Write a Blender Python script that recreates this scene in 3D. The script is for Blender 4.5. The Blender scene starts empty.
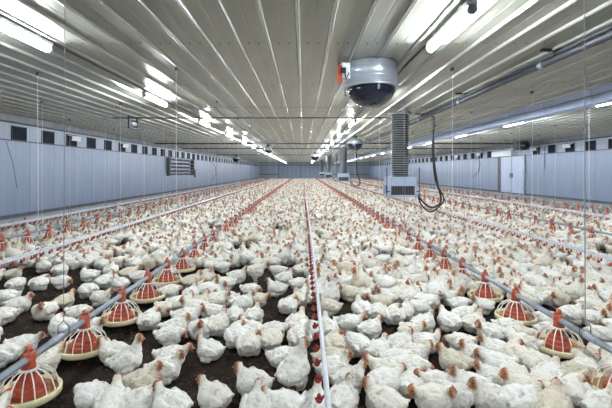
import bpy, bmesh, math, random
from mathutils import Vector, Matrix, noise, Euler
random.seed(7)
sc = bpy.context.scene
C = sc.collection
PI = math.pi

# ------------------------------------------------------------------ camera, world, exposure
F = 408.0; VU, VV = 303.0, 171.0          # focal length and vanishing point in pixels of the 612 x 408 frame
EYE = 1.68
cam_d = bpy.data.cameras.new('camera'); cam = bpy.data.objects.new('camera', cam_d); C.objects.link(cam)
cam_d.sensor_width = 36; cam_d.lens = 24
cam_d.shift_x = (306 - VU) / 612; cam_d.shift_y = -(204 - VV) / 612
cam_d.clip_start = .05; cam_d.clip_end = 300
cam.location = (0, 0, EYE); cam.rotation_euler = (PI / 2, 0, 0)
sc.camera = cam
w = bpy.data.worlds.new('world'); sc.world = w; w.use_nodes = True
w.node_tree.nodes['Background'].inputs[0].default_value = (.5, .6, .8, 1)
w.node_tree.nodes['Background'].inputs[1].default_value = .05
sc.view_settings.view_transform = 'Standard'; sc.view_settings.look = 'None'
sc.view_settings.gamma = 1; sc.view_settings.use_curve_mapping = False
sc.view_settings.exposure = 0.78
TUBE_POWER = 115.0
sc.cycles.use_denoising = True
sc.cycles.max_bounces = 6; sc.cycles.diffuse_bounces = 4; sc.cycles.glossy_bounces = 3

# ------------------------------------------------------------------ dimensions of the house
XL, XR = -8.2, 12.2
Y0, Y1 = -7.0, 76.0
CZ = 3.28                                   # ceiling height
PITCH = .745                                # feeder spacing

# ------------------------------------------------------------------ material helpers
MATS = {}
def nt_new(name):
    m = bpy.data.materials.new(name); m.use_nodes = True
    nt = m.node_tree; b = nt.nodes['Principled BSDF']
    MATS[name] = m
    return m, nt, b
def N(nt, t, **kw):
    n = nt.nodes.new(t)
    for k, v in kw.items():
        if k in n.inputs: n.inputs[k].default_value = v
        else: setattr(n, k, v)
    return n
def c4(c): return (c[0], c[1], c[2], 1)
def ramp(nt, src, stops):
    r = nt.nodes.new('ShaderNodeValToRGB'); e = r.color_ramp.elements
    while len(e) < len(stops): e.new(.5)
    for i, (p, c) in enumerate(stops): e[i].position = p; e[i].color = c4(c)
    nt.links.new(src, r.inputs[0]); return r.outputs[0]
def mixc(nt, fac, a, b):
    m = nt.nodes.new('ShaderNodeMix'); m.data_type = 'RGBA'
    for s, v in ((m.inputs[0], fac), (m.inputs[6], a), (m.inputs[7], b)):
        if isinstance(v, (int, float)): s.default_value = v
        elif isinstance(v, tuple): s.default_value = c4(v)
        else: nt.links.new(v, s)
    return m.outputs[2]
def simple(name, col, rough=.5, metal=0.0, var=.12, scale=6.0, bump=.0, bscale=60.0, stretch=(1, 1, 1), dirt=None):
    m, nt, b = nt_new(name)
    tc = N(nt, 'ShaderNodeTexCoord'); mp = N(nt, 'ShaderNodeMapping', Scale=stretch)
    nt.links.new(tc.outputs['Object'], mp.inputs[0])
    n = N(nt, 'ShaderNodeTexNoise', Scale=scale, Detail=5.0, Roughness=.6)
    nt.links.new(mp.outputs[0], n.inputs[0])
    lo = tuple(max(0, c * (1 - var)) for c in col); hi = tuple(min(1, c * (1 + var)) for c in col)
    out = ramp(nt, n.outputs[0], [(.3, lo), (.7, hi)])
    if dirt:
        dcol, amt = dirt
        n2 = N(nt, 'ShaderNodeTexNoise', Scale=scale * .35, Detail=7.0, Roughness=.7)
        nt.links.new(mp.outputs[0], n2.inputs[0])
        f = ramp(nt, n2.outputs[0], [(.48, (0, 0, 0)), (.75, (amt, amt, amt))])
        out = mixc(nt, f, out, dcol)
    nt.links.new(out, b.inputs['Base Color'])
    b.inputs['Roughness'].default_value = rough; b.inputs['Metallic'].default_value = metal
    if bump:
        n3 = N(nt, 'ShaderNodeTexNoise', Scale=bscale, Detail=4.0); nt.links.new(mp.outputs[0], n3.inputs[0])
        bp = N(nt, 'ShaderNodeBump', Strength=bump, Distance=.01)
        nt.links.new(n3.outputs[0], bp.inputs['Height']); nt.links.new(bp.outputs[0], b.inputs['Normal'])
    return m

simple('ceiling_sheet', (.32, .328, .278), .30, .22, .13, 2.2, .05, 9, (1.6, .22, 1), ((.20, .19, .15), .5))
simple('ceiling_rib', (.46, .465, .43), .24, .35, .1, 2, .03, 9, (1, .2, 1))
simple('wall_upper', (.33, .38, .48), .42, .05, .08, 2, dirt=((.2, .22, .26), .5))
simple('wall_panel', (.245, .295, .41), .40, .1, .07, 1.4, .03, 12, (1, 1, .35), ((.175, .20, .255), .5))
simple('wall_strip', (.20, .21, .23), .5, .0, .25, 3, dirt=((.08, .08, .08), .7))
simple('joint_dark', (.05, .055, .06), .8)
simple('flashing', (.10, .105, .115), .6, .2, .2, 3)
simple('kerb_concrete', (.36, .38, .43), .8, 0, .15, 4, .2, 30, dirt=((.25, .22, .19), .6))
simple('inlet_frame', (.05, .06, .08), .6)
simple('door_leaf_paint', (.46, .54, .70), .4, 0, .06, 2)
simple('box_blue', (.40, .48, .64), .35, .1, .08, 3)
simple('inlet_pane', (.010, .013, .022), .6, 0, .3, 5)
simple('white_plastic', (.72, .74, .76), .4, 0, .06, 6)
simple('grey_steel', (.36, .39, .44), .38, .6, .12, 12)
simple('galvanised', (.40, .44, .52), .33, .65, .15, 18, .03, 60)
simple('feed_pipe_steel', (.28, .32, .37), .4, .3, .15, 14, .04, 60)
simple('white_pipe', (.62, .65, .72), .35, 0, .1, 12, dirt=((.4, .38, .34), .5))
simple('dark_pipe', (.06, .065, .08), .45, .3, .2, 8)
simple('black_rubber', (.014, .014, .017), .4, 0, .2, 8)
simple('cord_white', (.80, .82, .84), .6)
simple('cord_grey', (.25, .26, .28), .6)
simple('feeder_red', (.47, .105, .052), .38, 0, .14, 14, dirt=((.34, .08, .04), .5))
simple('cone_red', (.42, .072, .035), .42, 0, .18, 20, dirt=((.22, .06, .035), .6))
simple('feeder_pan', (.80, .73, .46), .4, 0, .1, 14, dirt=((.5, .40, .22), .5))
simple('grille_white', (.80, .78, .72), .4, 0, .05, 10)
simple('feed_crumble', (.35, .20, .08), .9, 0, .5, 160, .5, 200)
simple('nipple_red', (.42, .062, .042), .35, 0, .1, 20)
simple('comb_red', (.62, .05, .04), .45, 0, .15, 60)
simple('beak_horn', (.60, .34, .12), .45, 0, .15, 60)
simple('eye_dark', (.02, .012, .008), .1)
simple('shank_yellow', (.62, .34, .09), .55, 0, .2, 60, .1, 120)
simple('dome_black', (.012, .016, .028), .08, 0, .2, 3)
simple('drum_metal', (.46, .50, .57), .3, .45, .1, 3, .02, 10)
simple('duct_steel', (.24, .26, .28), .38, .3, .15, 5)
simple('duct_groove', (.055, .055, .06), .6, .2)
simple('actuator_red', (.66, .10, .05), .4)
simple('gate_panel', (.28, .325, .40), .5, .1, .1, 1.5)
simple('beam_blue', (.52, .62, .86), .32, .1, .07, 1.2, .02, 8, (1, .3, 1))
simple('litter_clod', (.10, .07, .05), .95, 0, .7, 40, .4, 200)

MATS['inlet_pane'].node_tree.nodes['Principled BSDF'].inputs['Specular IOR Level'].default_value = .12
MATS['inlet_frame'].node_tree.nodes['Principled BSDF'].inputs['Specular IOR Level'].default_value = .2
def emission(name, col, s):
    m = bpy.data.materials.new(name); m.use_nodes = True; nt = m.node_tree
    b = nt.nodes['Principled BSDF']
    b.inputs['Base Color'].default_value = (.9, .9, .9, 1)
    b.inputs['Emission Color'].default_value = c4(col); b.inputs['Emission Strength'].default_value = s
    MATS[name] = m
emission('tube_light', (.90, .96, 1.0), TUBE_POWER)

def litter_mat():
    m, nt, b = nt_new('litter')
    tc = N(nt, 'ShaderNodeTexCoord')
    n = N(nt, 'ShaderNodeTexNoise', Scale=9.0, Detail=8.0, Roughness=.75); nt.links.new(tc.outputs['Object'], n.inputs[0])
    n2 = N(nt, 'ShaderNodeTexNoise', Scale=1.1, Detail=4.0); nt.links.new(tc.outputs['Object'], n2.inputs[0])
    v = N(nt, 'ShaderNodeTexVoronoi', Scale=55.0); nt.links.new(tc.outputs['Object'], v.inputs[0])
    a = ramp(nt, n.outputs[0], [(.34, (.008, .006, .005)), (.55, (.026, .018, .014)), (.72, (.15, .11, .08))])
    k = ramp(nt, n2.outputs[0], [(.4, (0, 0, 0)), (.7, (.5, .5, .5))])
    nt.links.new(mixc(nt, k, a, (.05, .037, .030)), b.inputs['Base Color'])
    b.inputs['Roughness'].default_value = .95; b.inputs['Specular IOR Level'].default_value = .1
    bp = N(nt, 'ShaderNodeBump', Strength=.9, Distance=.03); nt.links.new(n.outputs[0], bp.inputs['Height'])
    bp2 = N(nt, 'ShaderNodeBump', Strength=.6, Distance=.015); nt.links.new(v.outputs[0], bp2.inputs['Height'])
    nt.links.new(bp.outputs[0], bp2.inputs['Normal']); nt.links.new(bp2.outputs[0], b.inputs['Normal'])
litter_mat()

def plumage_mat():
    m, nt, b = nt_new('plumage')
    tc = N(nt, 'ShaderNodeTexCoord'); oi = N(nt, 'ShaderNodeObjectInfo')
    add = N(nt, 'ShaderNodeVectorMath', operation='MULTIPLY_ADD')
    nt.links.new(oi.outputs['Random'], add.inputs[0]); add.inputs[1].default_value = (17, 31, 53)
    nt.links.new(tc.outputs['Object'], add.inputs[2])
    co = add.outputs[0]
    n1 = N(nt, 'ShaderNodeTexNoise', Scale=7.0, Detail=5.0, Roughness=.65); nt.links.new(co, n1.inputs[0])
    n2 = N(nt, 'ShaderNodeTexNoise', Scale=13.0, Detail=6.0, Roughness=.7); nt.links.new(co, n2.inputs[0])
    base = ramp(nt, oi.outputs['Random'], [(0, (.77, .765, .735)), (.5, (.755, .745, .70)), (.85, (.73, .70, .62)), (1, (.62, .56, .44))])
    cream = ramp(nt, n1.outputs[0], [(.50, (0, 0, 0)), (.75, (.5, .5, .5))])
    c1 = mixc(nt, cream, base, (.62, .54, .38))
    dirt = ramp(nt, n2.outputs[0], [(.53, (0, 0, 0)), (.72, (.75, .75, .75))])
    c2 = mixc(nt, dirt, c1, (.25, .18, .13))
    at = N(nt, 'ShaderNodeAttribute', attribute_name='hackle'); at2 = N(nt, 'ShaderNodeAttribute', attribute_name='face')
    c3 = mixc(nt, at.outputs['Fac'], c2, (.66, .54, .33))
    fn = N(nt, 'ShaderNodeTexNoise', Scale=60.0, Detail=2.0); nt.links.new(co, fn.inputs[0])
    fcol = ramp(nt, fn.outputs[0], [(.35, (.19, .085, .04)), (.65, (.40, .22, .105))])
    fcol = mixc(nt, ramp(nt, oi.outputs['Random'], [(.5, (0, 0, 0)), (1, (.45, .45, .45))]), fcol, (.42, .10, .05))
    c5 = mixc(nt, at2.outputs['Fac'], c3, fcol)
    nt.links.new(c5, b.inputs['Base Color'])
    b.inputs['Roughness'].default_value = .85; b.inputs['Specular IOR Level'].default_value = .2
    mp = N(nt, 'ShaderNodeMapping', Scale=(26, 60, 60)); nt.links.new(tc.outputs['Object'], mp.inputs[0])
    fe = N(nt, 'ShaderNodeTexNoise', Scale=1.0, Detail=3.0, Distortion=.6); nt.links.new(mp.outputs[0], fe.inputs[0])
    mp2 = N(nt, 'ShaderNodeMapping', Scale=(60, 16, 60)); nt.links.new(tc.outputs['Object'], mp2.inputs[0])
    vo = N(nt, 'ShaderNodeTexNoise', Scale=1.0, Detail=2.0, Distortion=1.2); nt.links.new(mp2.outputs[0], vo.inputs[0])
    bp = N(nt, 'ShaderNodeBump', Strength=.5, Distance=.012); nt.links.new(fe.outputs[0], bp.inputs['Height'])
    bp2 = N(nt, 'ShaderNodeBump', Strength=.3, Distance=.008); nt.links.new(vo.outputs[0], bp2.inputs['Height'])
    nt.links.new(bp.outputs[0], bp2.inputs['Normal']); nt.links.new(bp2.outputs[0], b.inputs['Normal'])
plumage_mat()

# ------------------------------------------------------------------ mesh helpers
class MB:
    def __init__(s): s.v = []; s.f = []; s.mi = []; s.cur = 0
    def add(s, vs, fs):
        o = len(s.v); s.v += [tuple(p) for p in vs]
        s.f += [tuple(i + o for i in f) for f in fs]; s.mi += [s.cur] * len(fs); return s
    def box(s, x0, x1, y0, y1, z0, z1):
        return s.add([(x, y, z) for x in (x0, x1) for y in (y0, y1) for z in (z0, z1)],
                     [(0, 1, 3, 2), (4, 6, 7, 5), (0, 4, 5, 1), (2, 3, 7, 6), (0, 2, 6, 4), (1, 5, 7, 3)])
    def tube(s, pts, r, n=8, cap=True):
        pts = [Vector(p) for p in pts]; rr = r if isinstance(r, (list, tuple)) else [r] * len(pts)
        vs = []; up = None
        for i, p in enumerate(pts):
            d = (pts[min(i + 1, len(pts) - 1)] - pts[max(i - 1, 0)]).normalized()
            if up is None: up = d.orthogonal().normalized()
            up = (up - d * up.dot(d)).normalized(); q = d.cross(up)
            for k in range(n):
                a = 2 * PI * k / n; vs.append(p + (up * math.cos(a) + q * math.sin(a)) * rr[i])
        fs = [(i * n + k, i * n + (k + 1) % n, (i + 1) * n + (k + 1) % n, (i + 1) * n + k) for i in range(len(pts) - 1) for k in range(n)]
        if cap: fs += [tuple(range(n))[::-1], tuple((len(pts) - 1) * n + k for k in range(n))]
        return s.add(vs, fs)
    def lathe(s, prof, n=24, c=(0, 0, 0), cap=True):
        vs = [(c[0] + r * math.cos(2 * PI * k / n), c[1] + r * math.sin(2 * PI * k / n), c[2] + z) for r, z in prof for k in range(n)]
        fs = [(i * n + k, i * n + (k + 1) % n, (i + 1) * n + (k + 1) % n, (i + 1) * n + k) for i in range(len(prof) - 1) for k in range(n)]
        if cap: fs += [tuple(range(n))[::-1], tuple((len(prof) - 1) * n + k for k in range(n))]
        return s.add(vs, fs)
    def mesh(s, name, mats, smooth=False):
        me = bpy.data.meshes.new(name); me.from_pydata(s.v, [], s.f)
        for m in (mats if isinstance(mats, (list, tuple)) else [mats]): me.materials.append(MATS[m])
        me.polygons.foreach_set('material_index', s.mi)
        if smooth: me.polygons.foreach_set('use_smooth', [True] * len(s.f))
        me.update(); return me
    def build(s, name, mats, parent=None, smooth=False, loc=None):
        return link(name, s.mesh(name, mats, smooth), parent, loc)
def link(name, data, parent=None, loc=None):
    o = bpy.data.objects.new(name, data); C.objects.link(o)
    if parent: o.parent = parent
    if loc: o.location = loc
    return o
def tag(o, label=None, cat=None, group=None, kind=None):
    for k, v in (('label', label), ('category', cat), ('group', group), ('kind', kind)):
        if v: o[k] = v
    return o
def thing(name, loc, label, cat, group=None, kind=None, rz=0):
    o = link(name, None, None, loc); o.rotation_euler[2] = rz
    return tag(o, label, cat, group, kind)
ORD = ['zeroth', 'first', 'second', 'third', 'fourth', 'fifth', 'sixth', 'seventh', 'eighth', 'ninth', 'tenth', 'eleventh', 'twelfth',
       'thirteenth', 'fourteenth', 'fifteenth', 'sixteenth', 'seventeenth', 'eighteenth', 'nineteenth']
def ordn(i):
    if i < 20: return ORD[i]
    t = {2: 'twenty', 3: 'thirty', 4: 'forty', 5: 'fifty', 6: 'sixty', 7: 'seventy', 8: 'eighty', 9: 'ninety'}[i // 10]
    return t + '-' + ORD[i % 10] if i % 10 else t[:-1] + 'ieth'

# ------------------------------------------------------------------ shell: floor, ceiling, walls
mb = MB()
nx, ny = 60, 60
xs = [XL - .2 + (XR - XL + .4) * i / nx for i in range(nx + 1)]
ys = [Y0 - .2 + (Y1 - Y0 + .4) * j / ny for j in range(ny + 1)]
mb.add([(x, y, 0) for y in ys for x in xs], [(j * (nx + 1) + i, j * (nx + 1) + i + 1, (j + 1) * (nx + 1) + i + 1, (j + 1) * (nx + 1) + i) for j in range(ny) for i in range(nx)])
tag(mb.build('floor', 'litter'), 'dark brown litter floor under the flock', 'floor', kind='structure')
clods = MB()
for _ in range(3600):
    y = 1.6 + 5.0 * random.random() ** 1.2; x = random.uniform(-.85, .85) * (y + .4)
    r = random.uniform(.004, .016); a = random.random() * 6
    vs = [(x + r * math.cos(a + 2.1 * k) * random.uniform(.7, 1.4), y + r * math.sin(a + 2.1 * k) * random.uniform(.7, 1.4), -.002) for k in range(3)] + [(x, y, r * random.uniform(.5, 1.1))]
    clods.add(vs, [(0, 1, 3), (1, 2, 3), (2, 0, 3)])
tag(clods.build('litter_crumbs', 'litter_clod'), 'loose dark crumbs of litter strewn over the floor', 'litter', kind='stuff')

RIB = .231 * 1.6
rib0 = (297 - VU) / 171 * 1.6
ceil_bm = MB(); ceil_bm.box(XL - .2, XR + .2, Y0 - .2, Y1 + .2, CZ + .03, CZ + .12)
ceiling = tag(ceil_bm.build('ceiling', 'joint_dark'), 'corrugated grey sheet metal ceiling with lengthwise ribs', 'ceiling', kind='structure')
def strip(prof, name, mat):
    m = MB(); n = len(prof)
    m.add([(x, Y0 - .1, z) for x, z in prof] + [(x, Y1 + .1, z) for x, z in prof], [(i, i + 1, n + i + 1, n + i) for i in range(n - 1)])
    return m.mesh(name, mat)
hr = .027
pan_me = strip([(hr + .003, .012), (hr + .003, 0), (RIB * .47, .0), (RIB * .47 + .004, .0025), (RIB * .53 - .004, .0025), (RIB * .53, 0), (RIB - hr - .003, 0), (RIB - hr - .003, .012)], 'ceiling_panel', 'ceiling_sheet')
rib_me = strip([(-hr, .012), (-hr, 0), (-hr * .55, -.024), (-.007, -.026), (-.004, -.018), (.004, -.018), (.007, -.026), (hr * .55, -.024), (hr, 0), (hr, .012)], 'rib', 'ceiling_rib')
k0 = math.floor((XL - rib0) / RIB); k1 = math.ceil((XR - rib0) / RIB)
for k in range(k0, k1 + 1):
    link('ceiling_panel', pan_me, ceiling, (rib0 + k * RIB, 0, CZ)); link('rib', rib_me, ceiling, (rib0 + k * RIB, 0, CZ))
scr = MB()
for j in range(30):
    y = 2.6 + 2.5 * j
    for k in range(k0, k1 + 1):
        for q in (.33, .67):
            x = rib0 + (k + q) * RIB + random.uniform(-.004, .004)
            scr.lathe([(.011, 0), (.009, -.008)], 6, (x, y, CZ))
tag(scr.build('screw_heads', 'joint_dark', ceiling), kind='stuff')
seam = MB()
for y in (10.3, 22.8, 35.3, 47.8, 60.3): seam.box(XL, XR, y - .012, y + .012, CZ - .004, CZ + .001)
seam.build('sheet_seam', 'flashing', ceiling)

PW = 1.2
def side_wall(name, X, sgn, label, skip=None):
    back = MB(); back.box(min(X, X - sgn * .14), max(X, X - sgn * .14), Y0, Y1, 0, CZ + .05)
    wl = tag(back.build(name, 'joint_dark'), label, 'wall', kind='structure')
    fx = X + sgn * .028
    pm = MB(); pm.box(min(X, fx), max(X, fx), .006, PW - .006, .46, 2.53)
    pm.cur = 0
    for q in (.3, .6, .9): pm.box(min(fx, fx + sgn * .0012), max(fx, fx + sgn * .0012), q - .012, q + .012, .47, 2.52)
    pme = pm.mesh('wall_panel', 'wall_panel')
    um = MB(); um.box(min(X, fx), max(X, fx), .004, PW - .004, 2.56, 3.03); ume = um.mesh('upper_panel', 'wall_upper')
    y = Y0
    while y < Y1 - .5:
        if not (skip and skip[0] < y + PW / 2 < skip[1]): link('wall_panel', pme, wl, (0, y, 0))
        link('upper_panel', ume, wl, (0, y, 0)); y += PW
    m = MB(); m.box(min(X, X + sgn * .03), max(X, X + sgn * .03), Y0, Y1, 3.06, CZ); m.build('eaves_strip', 'wall_strip', wl)
    m = MB(); m.box(min(X, X + sgn * .045), max(X, X + sgn * .045), Y0, Y1, .36, .455); m.build('base_flashing', 'flashing', wl)
    m = MB(); m.box(min(X, X + sgn * .04), max(X, X + sgn * .04), Y0, Y1, 2.525, 2.55); m.build('sill_rail', 'flashing', wl)
    bb = MB(); bb.add([(X, Y0, 0), (X + sgn * .16, Y0, 0), (X + sgn * .13, Y0, .34), (X, Y0, .36), (X, Y1, 0), (X + sgn * .16, Y1, 0), (X + sgn * .13, Y1, .34), (X, Y1, .36)],
                      [(0, 1, 2, 3), (4, 7, 6, 5), (1, 5, 6, 2), (2, 6, 7, 3), (0, 4, 5, 1)])
    tag(bb.build('baseboard_' + name.split('_')[1], 'kerb_concrete'), 'pale concrete kerb along the foot of the ' + name.split('_')[1] + ' wall', 'kerb', kind='structure')
    p = MB(); p.tube([(X + sgn * .07, Y0, 3.045), (X + sgn * .07, Y1, 3.045)], .022, 8)
    tag(p.build('conduit_pipe', 'dark_pipe'), 'thin dark conduit running above the air inlets of the ' + name.split('_')[1] + ' wall', 'pipe')
    return wl
DOOR = (22.4, 25.6)
side_wall('wall_left', XL, 1, 'pale blue-grey panelled wall left of the flock')
side_wall('wall_right', XR, -1, 'pale blue-grey panelled wall right of the flock, with a double door', DOOR)
# far wall and the wall behind the camera
m = MB(); m.box(XL - .1, XR + .1, Y1, Y1 + .15, 0, CZ + .05)
wf = tag(m.build('wall_back', 'joint_dark'), 'blue-grey end wall at the far end of the house', 'wall', kind='structure')
fm = MB(); fm.box(.005, 1.195, Y1 - .03, Y1, .3, 3.2); fme = fm.mesh('wall_panel', 'gate_panel')
for i in range(17): link('wall_panel', fme, wf, (XL + 1.2 * i, 0, 0))
m = MB(); m.box(XL, XR, Y1 - .06, Y1 - .02, .98, 1.12); m.build('rail', 'flashing', wf)
m = MB(); m.box(XL, XR, Y1 - .06, Y1 - .02, 2.72, 2.84); m.build('rail', 'flashing', wf)
m = MB(); m.box(XL, XR, Y1 - .1, Y1, 0, .3); m.build('kerb', 'kerb_concrete', wf)
m = MB(); m.box(XL - .1, XR + .1, Y0 - .15, Y0, 0, CZ + .05)
tag(m.build('wall_front', 'wall_panel'), 'blue-grey end wall behind the viewer', 'wall', kind='structure')
g = thing('door_1', (-.4, Y1 - .06, 0), 'tall double gate with dark posts in the far end wall', 'door', kind='structure')
for x0 in (-4.1, .05):
    lf = MB(); lf.box(x0, x0 + 4.0, -.05, 0, .32, 2.72); lf = lf.build('gate_leaf', 'wall_panel', g)
    for q in range(1, 5):
        mm = MB(); mm.box(x0 + .8 * q - .015, x0 + .8 * q + .015, -.058, -.05, .34, 2.7); mm.build('batten', 'inlet_frame', lf)
for x in (-4.15, 0, 4.1):
    mm = MB(); mm.box(x - .06, x + .06, -.1, 0, .1, 3.0); mm.build('post', 'flashing', g)
mm = MB(); mm.box(-4.2, 4.2, -.1, 0, 2.74, 2.86); mm.build('lintel', 'flashing', g)

# air inlets in the side walls
wn = 0
def inlet(side, y, flap):
    global wn
    wn += 1
    X, s = (XL, 1) if side == 'left' else (XR, -1)
    side_i[side] += 1
    t = thing('window_%d' % wn, (X + s * .028, y, 2.575), '%s small dark air inlet from the near end of the %s wall' % (ordn(side_i[side]), side), 'air inlet',
              'air inlets of the %s wall' % side, 'structure')
    a = MB(); wd, ht = .57, .36
    for (p0, p1, q0, q1) in ((-.025, wd + .025, -.02, 0), (-.025, wd + .025, ht, ht + .02), (-.025, 0, 0, ht), (wd, wd + .025, 0, ht)):
        a.box(min(0, s * .03), max(0, s * .03), p0, p1, q0, q1)
    if 'inlet_frame' not in me_cache.setdefault(side, {}):
        me_cache[side]['inlet_frame'] = a.mesh('frame', 'inlet_frame')
        p = MB(); p.box(min(0, s * .008), max(0, s * .008), 0, wd, 0, ht); me_cache[side]['pane'] = p.mesh('pane', 'inlet_pane')
        q = MB(); q.add([(0, 0, ht), (0, wd, ht), (s * .2, wd, ht - .04), (s * .2, 0, ht - .04), (0, 0, ht - .02), (0, wd, ht - .02), (s * .2, wd, ht - .06), (s * .2, 0, ht - .06)],
                        [(0, 1, 2, 3), (7, 6, 5, 4), (3, 2, 6, 7), (0, 3, 7, 4), (1, 5, 6, 2)])
        q.add([(s * .2, 0, ht - .04), (s * .2, wd, ht - .04), (s * .17, wd, ht - .2), (s * .17, 0, ht - .2)], [(0, 1, 2, 3)])
        me_cache[side]['flap'] = q.mesh('flap', 'white_plastic')
    link('frame', me_cache[side]['inlet_frame'], t); link('pane', me_cache[side]['pane'], t)
    if flap: link('flap', me_cache[side]['flap'], t)
side_i = {'left': 0, 'right': 0}; me_cache = {}
for k in range(48): inlet('left', 11.44 + 1.335 * k, k in (2, 5))
for k in range(46):
    y = 14.3 + 1.335 * k
    if DOOR[0] - .6 < y < DOOR[1] + .4: continue
    inlet('right', y, k in (3, 5, 10, 13))

# double door in the right wall
d = thing('door_2', (XR - .028, DOOR[0], 0), 'tall pale double door in the right wall', 'door', kind='structure')
DW = DOOR[1] - DOOR[0]
for i in range(2):
    a = MB(); y0 = .02 + i * 1.3; a.box(-.06, 0, y0, y0 + 1.27, .42, 2.52); lf = a.build('door_leaf', 'door_leaf_paint', d)
    h = MB(); hy = y0 + (1.17 if i == 0 else .1); h.box(-.10, -.06, hy - .018, hy + .018, 1.3, 1.55); h.build('door_handle', 'dark_pipe', lf)
    for zz in (.7, 1.5, 2.3):
        h = MB(); hy = y0 + (.03 if i == 0 else 1.2); h.box(-.075, -.06, hy, hy + .05, zz, zz + .16); h.build('hinge', 'grey_steel', lf)
a = MB(); a.box(-.05, 0, 2.64, 3.0, .3, 2.6); a.build('recess', 'flashing', d)
a = MB(); a.box(-.08, 0, -.1, 0, .3, 2.6); a.build('door_post', 'grey_steel', d)
a = MB(); a.box(-.075, -.055, 1.285, 1.305, .42, 2.52); a.build('center_gap', 'flashing', d)
a = MB(); a.box(-.3, 0, .9, 3.3, 2.55, 2.86); a.build('header_box', 'white_plastic', d)
# circulating fan over the door
f = thing('circulation_fan', (XR - .75, 21.2, 3.0), 'dark round circulation fan hanging beside the double door', 'fan')
a = MB(); a.tube([(0, -.16, 0), (0, .16, 0)], .24, 20, cap=False); a.tube([(0, -.17, 0), (0, -.13, 0)], .25, 20, cap=False); a.build('housing', 'dark_pipe', f, True)
for k in range(4):
    q = MB(); an = k * PI / 2 + .3; ca, sa = math.cos(an), math.sin(an)
    q.add([(.04 * ca, -.03, .04 * sa), (.22 * ca - .05 * sa, -.05, .22 * sa + .05 * ca), (.22 * ca + .06 * sa, .03, .22 * sa - .06 * ca), (.04 * ca, -.02, .04 * sa - .02)], [(0, 1, 2, 3)]); q.build('blade', 'black_rubber', f)
a = MB(); a.tube([(0, -.1, 0), (0, .2, 0)], .06, 12); a.build('motor_hub', 'grey_steel', f)
a = MB(); a.box(-.15, .35, .3, .75, -.2, .2); a.build('motor_box', 'flashing', f)
a = MB(); a.tube([(0, 0, .24), (0, 0, .28)], .012, 6); a.build('bracket', 'dark_pipe', f)
a = MB(); a.tube([(.1, .5, .2), (.1, .5, .28)], .012, 6); a.build('bracket', 'dark_pipe', f)
# wall cables
def cable(pts, mat, r, label, name='wall_cable'):
    q = MB(); q.tube(pts, r, 6); tag(q.build(name, mat), label, 'cable')
cable([(XR - .05, 20.5, 2.9), (XR - .06, 20.5, 1.9), (XR - .09, 20.5, 1.85), (XR - .09, 20.5, 1.75)], 'dark_pipe', .014, 'dark cable with a plug hanging right of the double door')
cable([(XR - .05, 29.0, 2.8), (XR - .06, 28.2, 2.5), (XR - .06, 28.0, 2.1), (XR - .06, 28.3, 1.6), (XR - .06, 29.2, 1.25)], 'dark_pipe', .014, 'curved dark cable on the right wall left of the door')
cable([(XL + .05, 11.2, 2.5), (XL + .06, 11.45, 1.9), (XL + .07, 11.6, 1.2)], 'dark_pipe', .006, 'thin dark cable on the left wall at the picture edge')
cable([(XL + .05, 36, 2.5), (XL + .06, 38, 2.1), (XL + .06, 38.2, 1.4), (XL + .07, 36.5, .9)], 'dark_pipe', .018, 'curved dark cable on the left wall beyond the pipe heater')

# pipe heater on the left wall
t = thing('pipe_heater', (XL + .2, 24.4, 1.5), 'dark slatted pipe heater hanging on the left wall', 'heater')
for i, z in enumerate((0, .2, .43, .66, .9)):
    a = MB(); a.tube([(0, 0, z), (0, 5.4, z)], .05, 8); a.build('heater_pipe', 'dark_pipe', t)
for y in (.05, 5.35):
    a = MB(); a.box(-.172, .06, y - .06, y + .06, -.12, 1.0); a.build('bracket', 'flashing', t)
a = MB(); a.tube([(0, 5.4, .3), (0, 5.75, .3), (0, 5.8, -.3)], .06, 8); a.build('return_pipe', 'dark_pipe', t)

# boxed beam under the ceiling on the right
bm_ = thing('boxed_beam', (5.6, 0, CZ), 'long pale blue boxed beam under the ceiling, right side', 'beam')
BL = 1.57
sm = MB(); sm.box(0, .32, .008, BL - .008, -.13, 0); sm_me = sm.mesh('cladding_panel', 'beam_blue')
sl = MB(); sl.box(.015, .31, .008, BL - .008, -.29, -.142); sl_me = sl.mesh('cladding_panel', 'beam_blue')
a = MB(); a.box(.02, .3, Y0, Y1, -.27, -.01); a.build('core', 'joint_dark', bm_)
y = 7.93 - BL * 9
while y < Y1 - BL:
    link('cladding_panel', sm_me, bm_, (0, y, 0)); link('cladding_panel', sl_me, bm_, (0, y, 0)); y += BL

# long dark gas pipe under the ceiling
t = thing('gas_pipe', (3.32, 0, CZ - .13), 'long dark pipe under the ceiling right of the near lamp', 'pipe')
a = MB(); a.tube([(0, Y0 + .1, 0), (0, 58, 0)], .045, 10); a.build('pipe', 'dark_pipe', t, True)
a = MB(); a.tube([(.0, Y0 + .1, .075), (0, 58, .075)], .022, 8); a.build('supply_pipe', 'dark_pipe', t, True)
for k in range(12):
    y = 5.35 + 3.0 * k
    a = MB(); a.box(-.2, .2, y - .025, y + .025, .098, .128); a.tube([(-.02, y, .1), (-.02, y, -.05)], .012, 6); a.build('bracket', 'black_rubber', t)
    a = MB(); a.tube([(0, y + .28, 0), (0, y + .36, 0)], .055, 10); a.build('coupling', 'grey_steel', t, True)

# transverse winch pipes
for i, (y, z, r) in enumerate(((11.6, CZ - .09, .018), (22.3, CZ - .1, .035), (27.3, CZ - .1, .03), (38, CZ - .1, .03))):
    a = MB(); a.tube([(XL + .1 if i else -5.4, y, z), (XR - .1 if i else 3.0, y, z)], r, 8)
    tag(a.build('winch_pipe', 'dark_pipe', None, True), '%s dark pipe crossing the house under the ceiling, counted from the viewer' % ORD[i + 1], 'pipe')

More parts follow.
